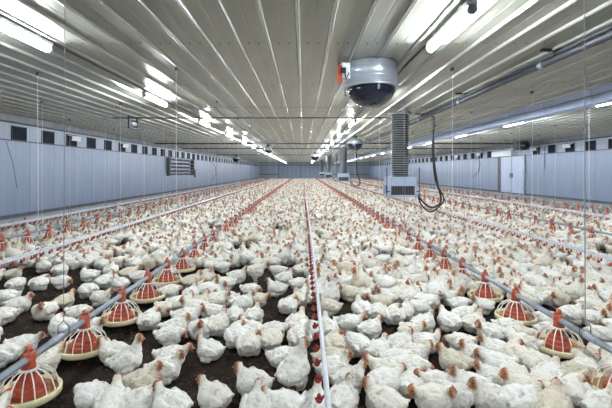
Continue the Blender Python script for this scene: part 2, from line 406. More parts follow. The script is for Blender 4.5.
t = thing('cable_winch', (-5.0, 12.0, CZ), 'dark cable winch hanging from the ceiling near the left wall', 'winch')
a = MB(); a.box(-.02, .02, -.3, -.26, -.34, 0); a.build('bracket', 'dark_pipe', t)
a = MB(); a.box(-.02, .02, .26, .3, -.34, 0); a.build('bracket', 'dark_pipe', t)
a = MB(); a.box(-.03, .03, -.3, .3, -.36, -.32); a.build('bracket_bar', 'dark_pipe', t)
a = MB(); a.tube([(0, -.22, -.22), (0, .12, -.22)], .07, 12); a.build('drum', 'grey_steel', t, True)
a = MB(); a.tube([(0, .12, -.22), (0, .24, -.22)], .09, 12); a.build('gearbox', 'dark_pipe', t, True)
a = MB(); a.tube([(.0, .2, -.3), (.12, .2, -.45), (.14, .2, -.62)], .012, 6); a.build('chain', 'dark_pipe', t)
# ------------------------------------------------------------------ lamps
cap_me = {}
def lamp_meshes():
    L = 1.24
    h = MB(); h.box(-.05, .05, 0, L, .035, .075); h.box(-.03, .03, .2, .26, .075, .115); h.box(-.03, .03, L - .26, L - .2, .075, .115)
    cap_me['housing'] = h.mesh('housing', 'white_plastic')
    t = MB(); t.tube([(0, .03, 0), (0, L - .03, 0)], .042, 12, cap=True); cap_me['tube'] = t.mesh('tube', 'tube_light', True)
    e = MB(); e.lathe([(.0, -.02), (.046, -.02), (.046, .02), (.0, .02)], 12); e.v = [(x, z, y) for x, y, z in e.v]
    cap_me['end_cap'] = e.mesh('end_cap', 'grey_steel', False)
lamp_meshes()
LAMP_Z = CZ - .115
for rname, X in (('left', -3.1), ('middle', 1.55), ('right', 6.62)):
    for k in range(-2, 17):
        y = 3.74 + 4.22 * k
        n = k + 1
        if k < 0: lab = '%s row ceiling tube lamp behind the viewer, %s' % (rname, 'nearer one' if k == -1 else 'farther one')
        else: lab = '%s nearest glowing tube lamp in the %s ceiling row' % (ordn(n), rname)
        t = thing('tube_lamp', (X, y, LAMP_Z), lab, 'lamp', 'ceiling tube lamps')
        link('housing', cap_me['housing'], t); link('tube', cap_me['tube'], t)
        link('end_cap', cap_me['end_cap'], t, (0, .01, 0)); link('end_cap', cap_me['end_cap'], t, (0, 1.23, 0))
for rname, X in (('left', -3.1), ('middle', 1.55), ('right', 6.62)):
    a = MB(); a.tube([(X, Y0 + .1, CZ - .018), (X, 74, CZ - .018)], .011, 6)
    tag(a.build('lamp_cable', 'dark_pipe'), 'dark cable feeding the %s row of tube lamps' % rname, 'cable')

# ------------------------------------------------------------------ ventilation domes
def dome(X, y, s, label, box, low=0.0, depth=.29):
    t = thing('ventilation_dome', (X, y, CZ), label, 'ventilator', 'ceiling ventilation domes')
    a = MB(); R = .385 * s; H = .36
    if low:
        st = MB(); st.lathe([(.09, .0), (.09, -low - .02)], 16); st.build('stem', 'dark_pipe', t, True)
    zo = -low
    prf = [(R * .96, .0), (R, -.02), (R, -.11), (R * 1.012, -.115), (R * 1.012, -.125), (R, -.13), (R, -.22), (R * 1.012, -.225), (R * 1.012, -.235), (R, -.24), (R * .985, -H)]
    if low: prf = [(R * .5, zo), (R * .85, zo - .05), (R * .97, zo - .12), (R * .985, -H)]
    a.lathe(prf, 40)
    a.build('drum', 'drum_metal', t, True)
    a = MB(); a.lathe([(R * .97, -H + .03), (R * 1.07, -H + .01), (R * 1.09, -H - .002), (R * 1.06, -H - .01), (R * .9, -H - .008)], 40); a.build('rim', 'drum_metal', t, True)
    a = MB(); pr = [(R * .93 * math.cos(q * PI / 16), -H - .005 - depth * s * math.sin(q * PI / 16)) for q in range(8)] + [(.01, -H - .005 - depth * s)]
    a.lathe(pr, 40); a.build('dome', 'dome_black', t, True)
    for q in range(3):
        an = .6 + q * 2.1; b = MB(); b.box(-.012, .012, -.012, .012, -H - .09, -H - .01)
        b.build('clip', 'dark_pipe', t, loc=(R * 1.05 * math.cos(an), R * 1.05 * math.sin(an), 0))
    if box:
        b = MB(); b.box(-R - .13, -R - .06, -.2, -.02, -.30, -.07); b = b.build('actuator', 'actuator_red', t)
        c = MB(); c.box(-R - .07, -R + .04, -.26, -.06, -.27, -.05); c.build('actuator_case', 'white_plastic', t)
        c = MB(); c.box(-R - .1, -R - .02, -.275, -.255, -.2, -.12); c.build('terminal', 'black_rubber', t)
        c = MB(); c.tube([(-R - .1, -.1, .0), (-R - .12, -.12, -.07)], .012, 6); c.tube([(-R - .05, -.27, -.14), (-R - .02, -.3, -.3), (-R + .02, -.27, -.2)], .01, 6); c.build('wire', 'black_rubber', t)
dome(1.02, 6.1, 1.0, 'large white ventilation drum with black dome near the viewer', True)
dome(2.38, 18.6, .92, 'smaller ventilation dome seen left of the corrugated duct', False, .14, .34)
dome(1.03, 35, 1.0, 'distant ventilation dome near the middle of the house', False, .14, .34)
dome(-6.7, 41, 1.0, 'distant dark ventilation dome near the left wall', False, .14, .38)
dome(-2.1, 24.5, .6, 'small distant ventilation dome left of the middle', False, .14, .3)

# ------------------------------------------------------------------ air ducts with mixing boxes
def duct(X, y, i):
    t = thing('air_duct', (X, y, 0), ['nearest', 'second', 'third', 'farthest'][i] + ' corrugated air duct with a blue-grey box at its foot', 'duct', 'air ducts')
    pr = []; z = CZ - .02; R = .25; n = 27; dz = (CZ - .1 - 1.5) / n
    tp = MB(); tp.lathe([(R + .06, CZ), (R + .06, CZ - .06), (R, CZ - .07)], 24); tp.build('collar', 'grey_steel', t, True)
    for k in range(n):
        b = CZ - .08 - k * dz
        pr += [(R - .045, b), (R - .045, b - dz * .25), (R, b - dz * .42), (R + .004, b - dz * .6), (R, b - dz * .8)]
    core = MB(); core.lathe([(R - .032, CZ - .02), (R - .032, 1.45)], 24); core.build('hose_wall', 'duct_groove', t, True)
    for k in range(n):
        b = CZ - .08 - k * dz
        a = MB(); a.lathe([(R - .03, b - dz * .38), (R, b - dz * .42), (R + .005, b - dz * .6), (R, b - dz * .78), (R - .03, b - dz * .84)], 24, cap=False)
        a.build('corrugation', 'duct_steel', t, True)
    w, z0, z1 = .36, 1.02, 1.52
    a = MB(); a.box(-w, w, -w, w, z0 + .26, z1); a.build('box_body', 'box_blue', t)
    for sx in (-1, 1):
        for yy in (-w, w - .06):
            a = MB(); a.box(sx * w - .04, sx * w + .04, yy, yy + .06, z0 - .05, z0 + .27); a.build('corner_post', 'box_blue', t)
        a = MB(); a.tube([(sx * (w + .07), -w, z0 - .02), (sx * (w + .07), -w, z1 + .25)], .012, 6); a.build('hanging_rod', 'dark_pipe', t)
        a = MB(); a.box(min(sx * w, sx * (w + .09)), max(sx * w, sx * (w + .09)), -w - .01, -w + .01, z0 + .1, z0 + .13); a.build('rod_bracket', 'dark_pipe', t)
    a = MB(); a.box(-w + .04, w - .04, -w + .05, w - .05, z0 + .02, z0 + .26); a.build('grille_core', 'joint_dark', t)
    for k in range(9):
        x = -w + .07 + k * (2 * w - .14) / 8
        a = MB(); a.box(x - .008, x + .008, -w + .01, -w + .05, z0 + .02, z0 + .26); a.build('grille_slat', 'flashing', t)
    a = MB(); a.box(-w, w, -w, w, z0 - .03, z0 + .02); a.build('base_tray', 'box_blue', t)
    h = thing('gas_hose', (X + .82, y - .3, 0), ['nearest', 'second', 'third', 'farthest'][i] + ' black hose looping from the ceiling to the air duct box', 'hose', 'gas hoses')
    def loop(off, low, r, nm, mt):
        P = [(0, off, CZ - .13), (0, off, 2.6), (.02, off, 2.0), (.1, off, 1.4), (.2 + off, off, 1.0), (.18 + off, off, .82), (.04, off, low), (-.14, off * .5, low + .02), (-.33, 0, low + .2), (-.42, 0, 1.06)]
        Q = []
        for j in range(len(P) - 1):
            p0, p1, p2, p3 = [Vector(P[max(0, min(len(P) - 1, j + d_))]) for d_ in (-1, 0, 1, 2)]
            for s_ in range(5):
                u = s_ / 5
                Q.append(.5 * ((2 * p1) + (p2 - p0) * u + (2 * p0 - 5 * p1 + 4 * p2 - p3) * u * u + (3 * p1 - p0 - 3 * p2 + p3) * u ** 3))
        Q.append(Vector(P[-1])); b = MB(); b.tube(Q, r, 8); b.build(nm, mt, h, True)
    loop(0, .72, .026, 'hose', 'black_rubber'); loop(.1, .60, .02, 'cable', 'black_rubber')
    b = MB(); b.tube([(0, 0, CZ - .16), (0, 0, CZ - .5)], .04, 8); b.build('valve', 'flashing', h)
for i, y in enumerate((11.2, 26.9, 42.4, 57.9)): duct(2.66, y, i)

# ------------------------------------------------------------------ feed lines
PIPE_Z = EYE - 1.34
FEED = [('left', -1.96, 2.914), ('right', 2.31, 2.94), ('far left', -5.95, 2.86), ('far right', 6.52, 9.2 - 8 * PITCH), ('outermost right', 10.5, 2.9)]
def feeder_parts():
    M = {}
    red = MB()
    red.lathe([(.030, .0), (.037, -.012), (.037, -.07), (.043, -.125)], 20, (0, 0, .055), cap=False)
    red.tube([(0, -.045, 0), (0, .045, 0)], .035, 16); red.box(-.010, .010, -.024, .024, .03, .092); red.box(-.02, .02, -.045, -.03, .0, .05); red.box(-.02, .02, .03, .045, 0, .05)
    M['neck'] = (red, 'feeder_red')
    cone = MB()
    cone.lathe([(.042, 0.03), (.044, -.03), (.048, -.075), (.056, -.125), (.058, -.13), (.072, -.136), (.076, -.14), (.082, -.166), (.084, -.168), (.098, -.174), (.102, -.178), (.107, -.203), (.12, -.21), (.123, -.214), (.126, -.245), (.11, -.25)], 28)
    M['feed_cone'] = (cone, 'cone_red')
    col = MB(); col.lathe([(.05, -.062), (.066, -.064), (.066, -.076), (.05, -.078)], 24, cap=False); M['collar_ring'] = (col, 'grille_white')
    gr = MB()
    for k in range(16):
        a = 2 * PI * k / 16
        pts = [(r * math.cos(a), r * math.sin(a), z) for r, z in ((.06, -.07), (.09, -.078), (.135, -.105), (.17, -.15), (.187, -.20), (.193, -.235))]
        gr.tube(pts, .0045, 5)
    M['grille'] = (gr, 'grille_white')
    pan = MB(); pan.lathe([(.02, -.268), (.17, -.274), (.198, -.27), (.209, -.26), (.212, -.224), (.206, -.214), (.196, -.217), (.189, -.238), (.15, -.25), (.02, -.25)], 32)
    M['pan'] = (pan, 'feeder_pan')
    fd = MB(); fd.lathe([(.12, -.244), (.165, -.242), (.188, -.236)], 24, cap=False); M['feed'] = (fd, 'feed_crumble')
    return M
FP = feeder_parts()
FP_ME = {k: m.mesh(k, mt, k in ('neck', 'pan')) for k, (m, mt) in FP.items()}
# the same feeder joined into one mesh, for feeders too far away to show their parts
lo = MB()
lo.cur = 0; lo.tube([(0, -.045, 0), (0, .045, 0)], .041, 8); lo.lathe([(.04, .08), (.046, -.03), (.058, -.08), (.09, -.16), (.128, -.215), (.125, -.25)], 10)
lo.cur = 1; lo.lathe([(.15, -.27), (.2, -.255), (.208, -.225), (.19, -.225), (.15, -.25)], 14)
lo.cur = 2
for k in range(10):
    a = 2 * PI * k / 10
    lo.tube([(r * math.cos(a), r * math.sin(a), z) for r, z in ((.06, -.07), (.13, -.1), (.19, -.235))], .005, 3, False)
LO_ME = lo.mesh('pan_feeder', ['feeder_red', 'feeder_pan', 'grille_white'])
feeders = []            # every feeder position (for the flock to leave room)
cand = []
for ln, X, z0 in FEED:
    n = 0; y = z0
    while y < Y1 - 1:
        n += 1; u = VU + F * X / y
        feeders.append((X, y)); cand.append((y, ln, X, n, -40 < u < 652)); y += PITCH
cand.sort()
inview = [c for c in cand if c[4]]
single = set((c[1], c[3]) for c in inview[:300])
first_in_view = {}
for c in inview: first_in_view.setdefault(c[1], c[3])
far_f = MB(); far_f.cur = 0
NSEEN = 16
for y, ln, X, n, iv in cand:
    if not iv: continue
    k = n - first_in_view[ln] + 1
    if (ln, n) in single:
        lab = '%s nearest red pan feeder with cream dish on the %s feed line' % (ordn(k), ln)
        if y < 9.5:
            t = thing('pan_feeder', (X, y, PIPE_Z), lab, 'feeder', 'feeders of the %s feed line' % ln, rz=0)
            for nm, me in FP_ME.items():
                o = link(nm, me, t)
        else:
            t = link('pan_feeder', LO_ME, None, (X, y, PIPE_Z)); tag(t, lab, 'feeder', 'feeders of the %s feed line' % ln)
    else:
        far_f.lathe([(.045, .08), (.05, -.03), (.128, -.22)], 6, (X, y, PIPE_Z), cap=False)
tag(far_f.build('far_feeders', 'feeder_red'), 'row of tiny red feeders at the far end of the house', 'feeders', kind='stuff')
for ln, X, z0 in FEED:
    t = thing('feed_pipe', (X, 0, PIPE_Z), 'grey steel auger pipe carrying the %s line of feeders' % ln, 'pipe', 'feed pipes')
    a = MB(); a.tube([(0, Y0 + 4, 0), (0, Y1 - .6, 0)], .026, 12); a.build('pipe', 'feed_pipe_steel', t, True)
    for k in range(8):
        a = MB(); y = z0 + .33 + 2.98 * k; a.tube([(0, y - .06, 0), (0, y + .06, 0)], .031, 12); a.build('pipe_clamp', 'grey_steel', t, True)
    a = MB(); a.tube([(0, Y0 + 4, .085), (0, Y1 - .6, .085)], .0022, 4); a.build('anti_roost_wire', 'cord_grey', t)

# ------------------------------------------------------------------ drinker lines
DRINK = [('middle', .13, 2.03), ('left', -4.3, 3.0), ('far left', -7.2, 3.0), ('right', 4.6, 3.0), ('far right', 8.75, 3.0)]
nip = MB()
nip.cur = 0; nip.lathe([(.012, .03), (.014, -.02)], 8, cap=True); nip.lathe([(.004, -.03), (.018, -.03), (.026, -.012), (.028, -.01), (.02, -.022)], 10, (-.045, 0, -.015)); nip.tube([(0, 0, .0), (-.045, 0, -.028)], .008, 5)
nip.lathe([(.004, .012), (.014, .0), (.013, -.022), (.004, -.028)], 8, (-.045, 0, -.003))
nip_me = nip.mesh('drip_cup', 'nipple_red')
DZ = EYE - 1.32
def wob(ln, y):
    if ln != 'middle': return 0
    return .028 * math.sin(y * .23 + .4) - .02 + (.004 * min(y, 14))
for ln, X, z0 in DRINK:
    t = thing('drinker_line', (X, 0, DZ), '%s drinker line, a pale pipe with red drip cups' % ln, 'drinker', 'drinker lines')
    ys_ = [Y0 + 5 + k * 1.2 for k in range(int((Y1 - Y0 - 6.5) / 1.2))]
    a = MB(); a.tube([(wob(ln, y), y, 0) for y in ys_], .017, 8); a.build('pipe', 'white_pipe', t, True)
    a = MB(); a.tube([(wob(ln, y), y, .031) for y in ys_], .015, 8); a.build('support_rail', 'white_pipe', t, True)
    far = MB(); y = z0; k = 0
    while y < Y1 - 2:
        if y < (16 if ln == 'middle' else 11): link('drip_cup', nip_me, t, (wob(ln, y), y, -.05))
        else:
            far.lathe([(.014, .03), (.012, -.02)], 4, (wob(ln, y), y, -.05), False); far.lathe([(.004, -.05), (.028, -.02), (.022, .0)], 5, (wob(ln, y) - .045, y, -.05), False)
        y += .235; k += 1
    tag(far.build('distant_drip_cups', 'nipple_red', t), kind='stuff')

# ------------------------------------------------------------------ suspension cords
hg = MB()
hg.tube([(-.002, 0, -.03), (-.045, 0, .01), (-.045, 0, .07), (-.0, 0, .115), (.045, 0, .07), (.045, 0, .01), (.002, 0, -.03)], .0035, 6)
hg_me = hg.mesh('wire_loop', 'dark_pipe')
ci = {}
def cord(X, y, zb, what, mat, rr=.0042):
    ci[what] = ci.get(what, 0) + 1
    k = ci[what]
    t = thing('suspension_cord', (X, y, zb), '%s thin cord from ceiling down to the %s' % (ordn(k), what), 'cord', 'suspension cords')
    a = MB(); a.tube([(0, 0, .11), (random.uniform(-.02, .02), 0, CZ - zb)], rr, 5); a.build('cord', mat, t)
    link('wire_loop', hg_me, t)
    a = MB(); a.box(-.02, .02, -.03, .03, CZ - zb - .05, CZ - zb); a.build('pulley', 'dark_pipe', t)
for ln, X, z0 in FEED:
    for k in range(11):
        y = 3.34 + 2.98 * k
        if abs(F * X / y) < 330: cord(X, y, PIPE_Z, ln + ' feed line', 'cord_white' if (k % 2 or abs(X) > 3) else 'cord_grey', .0028 if (abs(X) > 3 or (k == 0 and X < 0)) else .0042)
for ln, X, z0 in DRINK:
    if ln == 'middle': continue
    for k in range(9):
        y = (6.63 if X < 0 else 8.2) + 2.98 * k
        if abs(F * X / y) < 330: cord(X, y, DZ + .03, ln + ' drinker line', 'cord_white', .0042 if X == -4.3 and k == 0 else .0026)

# ------------------------------------------------------------------ chickens
def blob_union(blobs, voxel, tris, smooth_it=3):
    bm = bmesh.new()
    for c, r, rot in blobs:
        M = Matrix.Translation(c) @ Euler(rot).to_matrix().to_4x4() @ Matrix.Diagonal((r[0], r[1], r[2], 1))
        bmesh.ops.create_icosphere(bm, subdivisions=3, radius=1, matrix=M)
    me = bpy.data.meshes.new('tmp'); bm.to_mesh(me); bm.free()
    o = bpy.data.objects.new('tmp', me); C.objects.link(o)
    r = o.modifiers.new('r', 'REMESH'); r.mode = 'VOXEL'; r.voxel_size = voxel
    s = o.modifiers.new('s', 'SMOOTH'); s.factor = .5; s.iterations = smooth_it
    dg = bpy.context.evaluated_depsgraph_get(); dg.update()
    out = bpy.data.meshes.new_from_object(o.evaluated_get(dg))
    bpy.data.objects.remove(o); bpy.data.meshes.remove(me)
    return out
def decimated(me, tris):
    o = bpy.data.objects.new('tmp', me); C.objects.link(o)
    n = sum(len(p.vertices) - 2 for p in me.polygons)
    d_ = o.modifiers.new('d', 'DECIMATE'); d_.ratio = min(1, tris / n)
    dg = bpy.context.evaluated_depsgraph_get(); dg.update()
    out = bpy.data.meshes.new_from_object(o.evaluated_get(dg)); bpy.data.objects.remove(o)
    return out
# pose: neck chain (x, y, z, r), head yaw and pitch, body lift and tilt
POSES = {
    'lie_up':   dict(neck=[(.085, 0, .165, .072), (.122, 0, .195, .052), (.138, 0, .22, .043), (.146, 0, .245, .039)], yaw=0, pitch=-.1, lift=0, tilt=.05, fat=1.0),
    'lie_fwd':  dict(neck=[(.09, 0, .15, .075), (.14, 0, .18, .053), (.175, 0, .2, .043), (.195, 0, .22, .038)], yaw=.15, pitch=-.25, lift=0, tilt=0, fat=1.0),
    'lie_side': dict(neck=[(.09, .01, .155, .074), (.125, .035, .19, .054), (.14, .06, .22, .043), (.142, .078, .242, .038)], yaw=1.1, pitch=-.2, lift=0, tilt=.03, fat=1.03),
    'lie_down': dict(neck=[(.09, 0, .14, .074), (.14, -.01, .165, .054), (.172, -.02, .165, .043), (.19, -.03, .152, .038)], yaw=-.4, pitch=-.6, lift=0, tilt=0, fat=1.03),
    'lie_tuck': dict(neck=[(.10, -.01, .17, .074), (.115, -.035, .195, .056), (.12, -.062, .212, .043), (.11, -.085, .215, .038)], yaw=-1.7, pitch=-.3, lift=0, tilt=-.02, fat=1.06),
    'stand_up': dict(neck=[(.095, 0, .185, .072), (.13, 0, .235, .050), (.145, 0, .275, .041), (.158, 0, .31, .038)], yaw=-.15, pitch=-.05, lift=.105, tilt=.22, fat=.97),
    'stand_fwd': dict(neck=[(.10, 0, .165, .073), (.155, 0, .195, .050), (.195, 0, .225, .041), (.22, 0, .245, .038)], yaw=.1, pitch=-.15, lift=.10, tilt=.02, fat=.97),
    'stand_down': dict(neck=[(.13, 0, .13, .074), (.18, .01, .11, .056), (.215, .015, .075, .045), (.23, .02, .045, .042)], yaw=0, pitch=-1.0, lift=.10, tilt=-.2, fat=.97),
}
def make_pose(name, P):
    random.seed(hash(name) % 1000 if False else sum(map(ord, name)))
    f = P['fat']; B = []
    tl = Matrix.Rotation(-P['tilt'], 4, 'Y'); piv = Vector((-.02, 0, .12)); lift = P['lift']
    def T(c): return tl @ (Vector(c) - piv) + piv + Vector((0, 0, lift))
    def add(c, r, rot=(0, 0, 0)): B.append((T(c), r, (rot[0], rot[1] - P['tilt'], rot[2])))
    add((-.01, 0, .118), (.140 * f, .118 * f, .118))
    add((.065, 0, .118), (.092, .106 * f, .112))
    add((-.085, 0, .122), (.098, .102 * f, .102))
    add((.0, 0, .175), (.11, .072, .062))
    add((-.15, 0, .14), (.068, .066, .062), (0, .25, 0))
    for q in (-.5, 0, .5):                                     # tail feathers
        add((-.192, q * .04, .172 - abs(q) * .02), (.052, .017, .022), (0, .55, -q * .6))
    for s in (-1, 1):                                          # folded wings
        add((.035, s * .108 * f, .155), (.066, .024, .062), (s * .28, .1, 0))
        add((-.045, s * .114 * f, .146), (.10, .020, .056), (s * .3, -.08, s * .07))
        add((-.115, s * .100 * f, .140), (.072, .013, .030), (s * .32, -.16, s * .22))
        add((-.01, s * .07, .055), (.085, .06, .06))           # thighs
        if lift:
            add((-.01, s * .062, .02), (.058, .048, .07), (0, .3, 0))
    ch = [T(p[:3]) for p in P['neck']]; rr = [p[3] for p in P['neck']]
    for j in range(len(ch) - 1):
        for s_ in range(4):
            u = s_ / 4; r = rr[j] * (1 - u) + rr[j + 1] * u
            B.append((ch[j].lerp(ch[j + 1], u), (r, r * .92, r), (0, 0, 0)))
    hc = ch[-1]
    hm = Matrix.Translation(hc) @ Matrix.Rotation(P['yaw'], 4, 'Z') @ Matrix.Rotation(-P['pitch'], 4, 'Y') @ Matrix.Scale(1.16, 4)
    def hb(c, r):
        B.append((hm @ Vector(c), tuple(1.16 * k for k in r), (0, -P['pitch'], P['yaw'])))
    hb((.008, 0, .004), (.041, .031, .034)); hb((.028, 0, -.004), (.026, .022, .024))
    me = blob_union(B, .0085, 0)
    # feather relief, flat belly for birds lying down
    me.update()
    fwd = (hm.to_3x3() @ Vector((1, 0, 0))).normalized()
    at_f = []; at_h = []
    seed = Vector((sum(map(ord, name)) * .37, 1.3, 2.1))
    nrm = [v.normal.copy() for v in me.vertices]
    nk = [Vector(c) for c in ch]
    for i, v in enumerate(me.vertices):
        p = v.co.copy(); dh = (p - hc).length; ff = (p - hc).dot(fwd)
        face = max(0, min(1, (.070 - dh) / .02)) * max(0, min(1, (ff + .016) / .025))
        dn = min((p - (nk[-2].lerp(nk[-1], u))).length for u in (0, .5, 1))
        hk = max(0, min(1, (.07 - dn) / .04)) * .32
        a = (1 - face)
        d_ = .007 * noise.noise(p * 16 + seed) + .0065 * noise.noise(Vector((p.x * 26, p.y * 48, p.z * 48)) + seed) + .004 * noise.noise(p * 80 + seed)
        v.co = p + nrm[i] * d_ * (.25 + .75 * a)
        if not lift and v.co.z < .006: v.co.z = .006 + (v.co.z - .006) * .1
        at_f.append(face); at_h.append(hk)
    for nm, vals in (('face', at_f), ('hackle', at_h)):
        q = me.attributes.new(nm, 'FLOAT', 'POINT'); q.data.foreach_set('value', vals)
    me.materials.clear(); me.materials.append(MATS['plumage'])
    me.polygons.foreach_set('use_smooth', [True] * len(me.polygons))
    me.polygons.foreach_set('material_index', [0] * len(me.polygons))
    return me, hm, lift
def head_parts(hm):
    out = []
    # comb: low serrated blade
    prof = [(-.016, .026), (-.013, .038), (-.006, .035), (-.001, .043), (.006, .037), (.012, .043), (.018, .036), (.025, .038), (.033, .027), (.043, .014), (.03, .014), (0, .028)]
    n = len(prof); m = MB()
    m.add([hm @ Vector((x, -.0045, z)) for x, z in prof] + [hm @ Vector((x, .0045, z)) for x, z in prof],
          [tuple(range(n)), tuple(range(2 * n - 1, n - 1, -1))] + [(i, n + i, n + (i + 1) % n, (i + 1) % n) for i in range(n)])
    out.append(('comb', m, 'comb_red', None))
    b = MB(); b.tube([hm @ Vector(p) for p in ((.04, 0, -.002), (.058, 0, -.004), (.072, 0, -.011))], [.013, .0085, .002], 8)
    out.append(('beak', b, 'beak_horn', None))
    for s in (-1, 1):
        w_ = MB(); w_.tube([hm @ Vector((.04, s * .009, -.014)), hm @ Vector((.042, s * .012, -.026)), hm @ Vector((.039, s * .012, -.036))], [.006, .0085, .003], 6)
        out.append(('wattle', w_, 'comb_red', None))
    for s in (-1, 1):
        e = MB(); cc = hm @ Vector((.024, s * .0275, .008))
        e.lathe([(.001, -.0065), (.0048, -.004), (.0065, 0), (.0048, .004), (.001, .0065)], 8, tuple(cc)); out.append(('eye', e, 'eye_dark', None))
    return out
def leg_mesh(lift):
    m = MB()
    for s in (-1, 1):
        k = Vector((.0, s * .062, lift - .005)); an = Vector((-.02, s * .062, .018)); hk_ = Vector((-.035, s * .063, .075))
        m.tube([k, hk_, an], [.016, .011, .010], 7)
        for a in (-.55, 0, .55):
            d_ = Vector((math.cos(a), math.sin(a), 0)); m.tube([an, an + d_ * .035 + Vector((0, 0, -.006)), an + d_ * .062 + Vector((0, 0, -.013))], [.009, .0075, .004], 6)
        m.tube([an, an + Vector((-.03, 0, -.012))], [.008, .003], 5)
    return m
def join(meshes, name):
    bm = bmesh.new()
    mats = []
    for me in meshes: bm.from_mesh(me)
    out = bpy.data.meshes.new(name)
    # material indices: set by hand so that each source keeps its own slot
    bm.free()
    V = []; Fc = []; MI = []; fa = []; ha = []; sm_ = []
    for me in meshes:
        o = len(V); V += [v.co[:] for v in me.vertices]
        mt = me.materials[0]
        if mt not in mats: mats.append(mt)
        ix = mats.index(mt)
        for p in me.polygons: Fc.append(tuple(i + o for i in p.vertices)); MI.append(ix); sm_.append(p.use_smooth)
        for nm, L in (('face', fa), ('hackle', ha)):
            if nm in me.attributes: L += [d_.value for d_ in me.attributes[nm].data]
            else: L += [0] * len(me.vertices)
    out.from_pydata(V, [], Fc)
    for mt in mats: out.materials.append(mt)
    out.polygons.foreach_set('material_index', MI); out.polygons.foreach_set('use_smooth', sm_)
    for nm, L in (('face', fa), ('hackle', ha)):
        q = out.attributes.new(nm, 'FLOAT', 'POINT'); q.data.foreach_set('value', L)
    out.update(); return out
CH = {}
for name, P in POSES.items():
    body, hm, lift = make_pose(name, P)
    parts = [(nm, m.mesh(nm, mt, nm in ('beak', 'wattle', 'eye'))) for nm, m, mt, _ in head_parts(hm)]
    near = decimated(body, 5200); mid = decimated(body, 1500); far = decimated(body, 420)
    if lift:
        lm = leg_mesh(lift).mesh('legs', 'shank_yellow', True)
        near = join([near, lm], 'chicken'); mid = join([mid, lm], 'chicken'); far = join([far, lm], 'chicken')
    near.name = 'chicken'
    CH[name] = dict(near=near, parts=parts, mid=join([mid] + [m for _, m in parts], 'chicken'), far=join([far] + [m for n_, m in parts if n_ in ('comb', 'beak')], 'chicken'), lift=lift)
random.seed(11)

# hand-placed birds, read off the photograph: (u, v) of the middle of the body, heading (0 right, 90 away, 180 left, 270 to viewer), pose
U, D, S_, W_, T_, Q_, G_, E_ = 'lie_up', 'lie_down', 'stand_up', 'lie_fwd', 'lie_tuck', 'lie_side', 'stand_fwd', 'stand_down'
HAND = [
 (16,285,95,D),(7,297,185,W_),(20,305,20,U),(3,316,200,D),(39,284,95,T_),(62,282,5,D),(44,312,262,Q_),(65,301,60,U),(60,271,90,W_),(43,267,150,U),(14,274,40,U),(74,264,20,D),
 (80,313,10,D),(101,324,345,W_),(62,328,170,T_),(89,276,190,T_),(88,291,150,D),(101,298,330,Q_),(105,282,60,U),(102,265,100,W_),(24,345,15,W_),
 (4,354,185,W_),(49,360,65,W_),(92,397,165,D),(116,404,95,U),(128,360,18,S_),(113,353,178,U),(172,357,0,W_),(166,370,18,U),(144,381,12,U),(139,402,35,U),(170,407,150,U),(213,397,160,U),
 (209,350,165,U),(171,335,5,D),(249,345,92,T_),(252,384,168,U),(260,409,95,U),(281,406,172,W_),(284,358,8,W_),(295,372,38,S_),(237,337,120,T_),(271,339,70,D),(300,337,100,D),
 (213,327,70,U),(211,312,200,Q_),(234,316,92,U),(254,316,75,U),(251,331,165,U),(273,333,20,D),(288,306,80,T_),(300,300,110,U),(298,325,60,U),(258,300,350,W_),(243,304,20,U),
 (227,298,180,W_),(211,302,10,W_),(216,293,0,U),(225,284,200,U),(251,290,350,D),(238,277,10,U),(276,289,170,U),(285,279,40,U),(299,284,20,D),(256,271,5,G_),(278,271,180,D),(300,271,60,T_),
 (223,267,10,D),(211,266,170,T_),(207,275,330,U),(204,287,300,U),
 (169,292,40,D),(191,294,80,U),(207,290,20,U),(149,321,95,T_),(176,329,5,U),(164,309,330,D),(180,305,0,Q_),(193,309,200,U),(204,329,260,Q_),(204,303,50,U),(187,318,10,W_),
 (140,277,20,D),(129,274,40,W_),(111,271,100,U),(192,282,30,U),(204,279,180,D),(136,265,90,U),(149,264,10,D),(165,273,200,D),(120,284,150,U),
 (304,297,90,U),(331,296,10,U),(349,294,180,D),(329,307,165,U),(349,324,352,W_),(362,310,110,U),(378,313,80,D),(396,315,95,T_),(371,329,20,U),(335,345,100,T_),(356,346,120,D),
 (378,350,45,U),(400,345,25,U),(399,361,10,D),(380,303,180,W_),(304,331,200,D),(327,329,100,U),(331,361,20,D),(335,369,12,U),(349,379,15,U),(343,400,60,U),(385,371,165,W_),(392,384,15,W_),
 (383,404,150,U),(315,405,80,U),
 (402,313,60,U),(418,308,190,D),(424,324,25,U),(449,322,120,U),(465,315,8,W_),(460,304,10,D),(482,306,180,U),(474,324,30,U),(490,334,160,Q_),(461,343,182,D),(411,332,300,Q_),(426,343,330,Q_),
 (416,354,325,Q_),(453,362,150,U),(502,353,170,U),(409,368,340,D),(403,384,60,T_),(478,357,170,U),(493,363,175,W_),(497,378,172,U),(436,384,184,W_),(470,387,174,U),(433,400,190,W_),(487,398,185,U),
 (455,397,200,Q_),(512,356,92,T_),(508,377,80,D),(537,366,262,D),(559,378,40,U),(573,395,60,T_),(547,388,255,D),(589,371,20,W_),(604,355,190,D),(589,383,10,D),(520,401,15,W_),(552,408,40,U),
 (597,406,20,U),(520,338,0,D),(538,319,170,D),(549,332,10,T_),(571,315,20,W_),(593,318,300,U),(589,306,170,D),(604,311,15,U),(532,345,150,T_),(508,327,350,D),(520,390,180,U),(610,375,90,U),(575,355,120,D),(600,335,170,D),
]
birds = []     # x, y, heading, pose, hand, scale
BS = .745
def hb_of(p): return (.23 if p.startswith('stand') else .12) * BS
for u, v, h, p in HAND:
    y = F * (EYE - hb_of(p)) / (v - VV); x = (u - VU) * y / F
    birds.append([x, y, math.radians(h + random.uniform(-6, 6)), p, True, BS * random.uniform(.94, 1.08)])
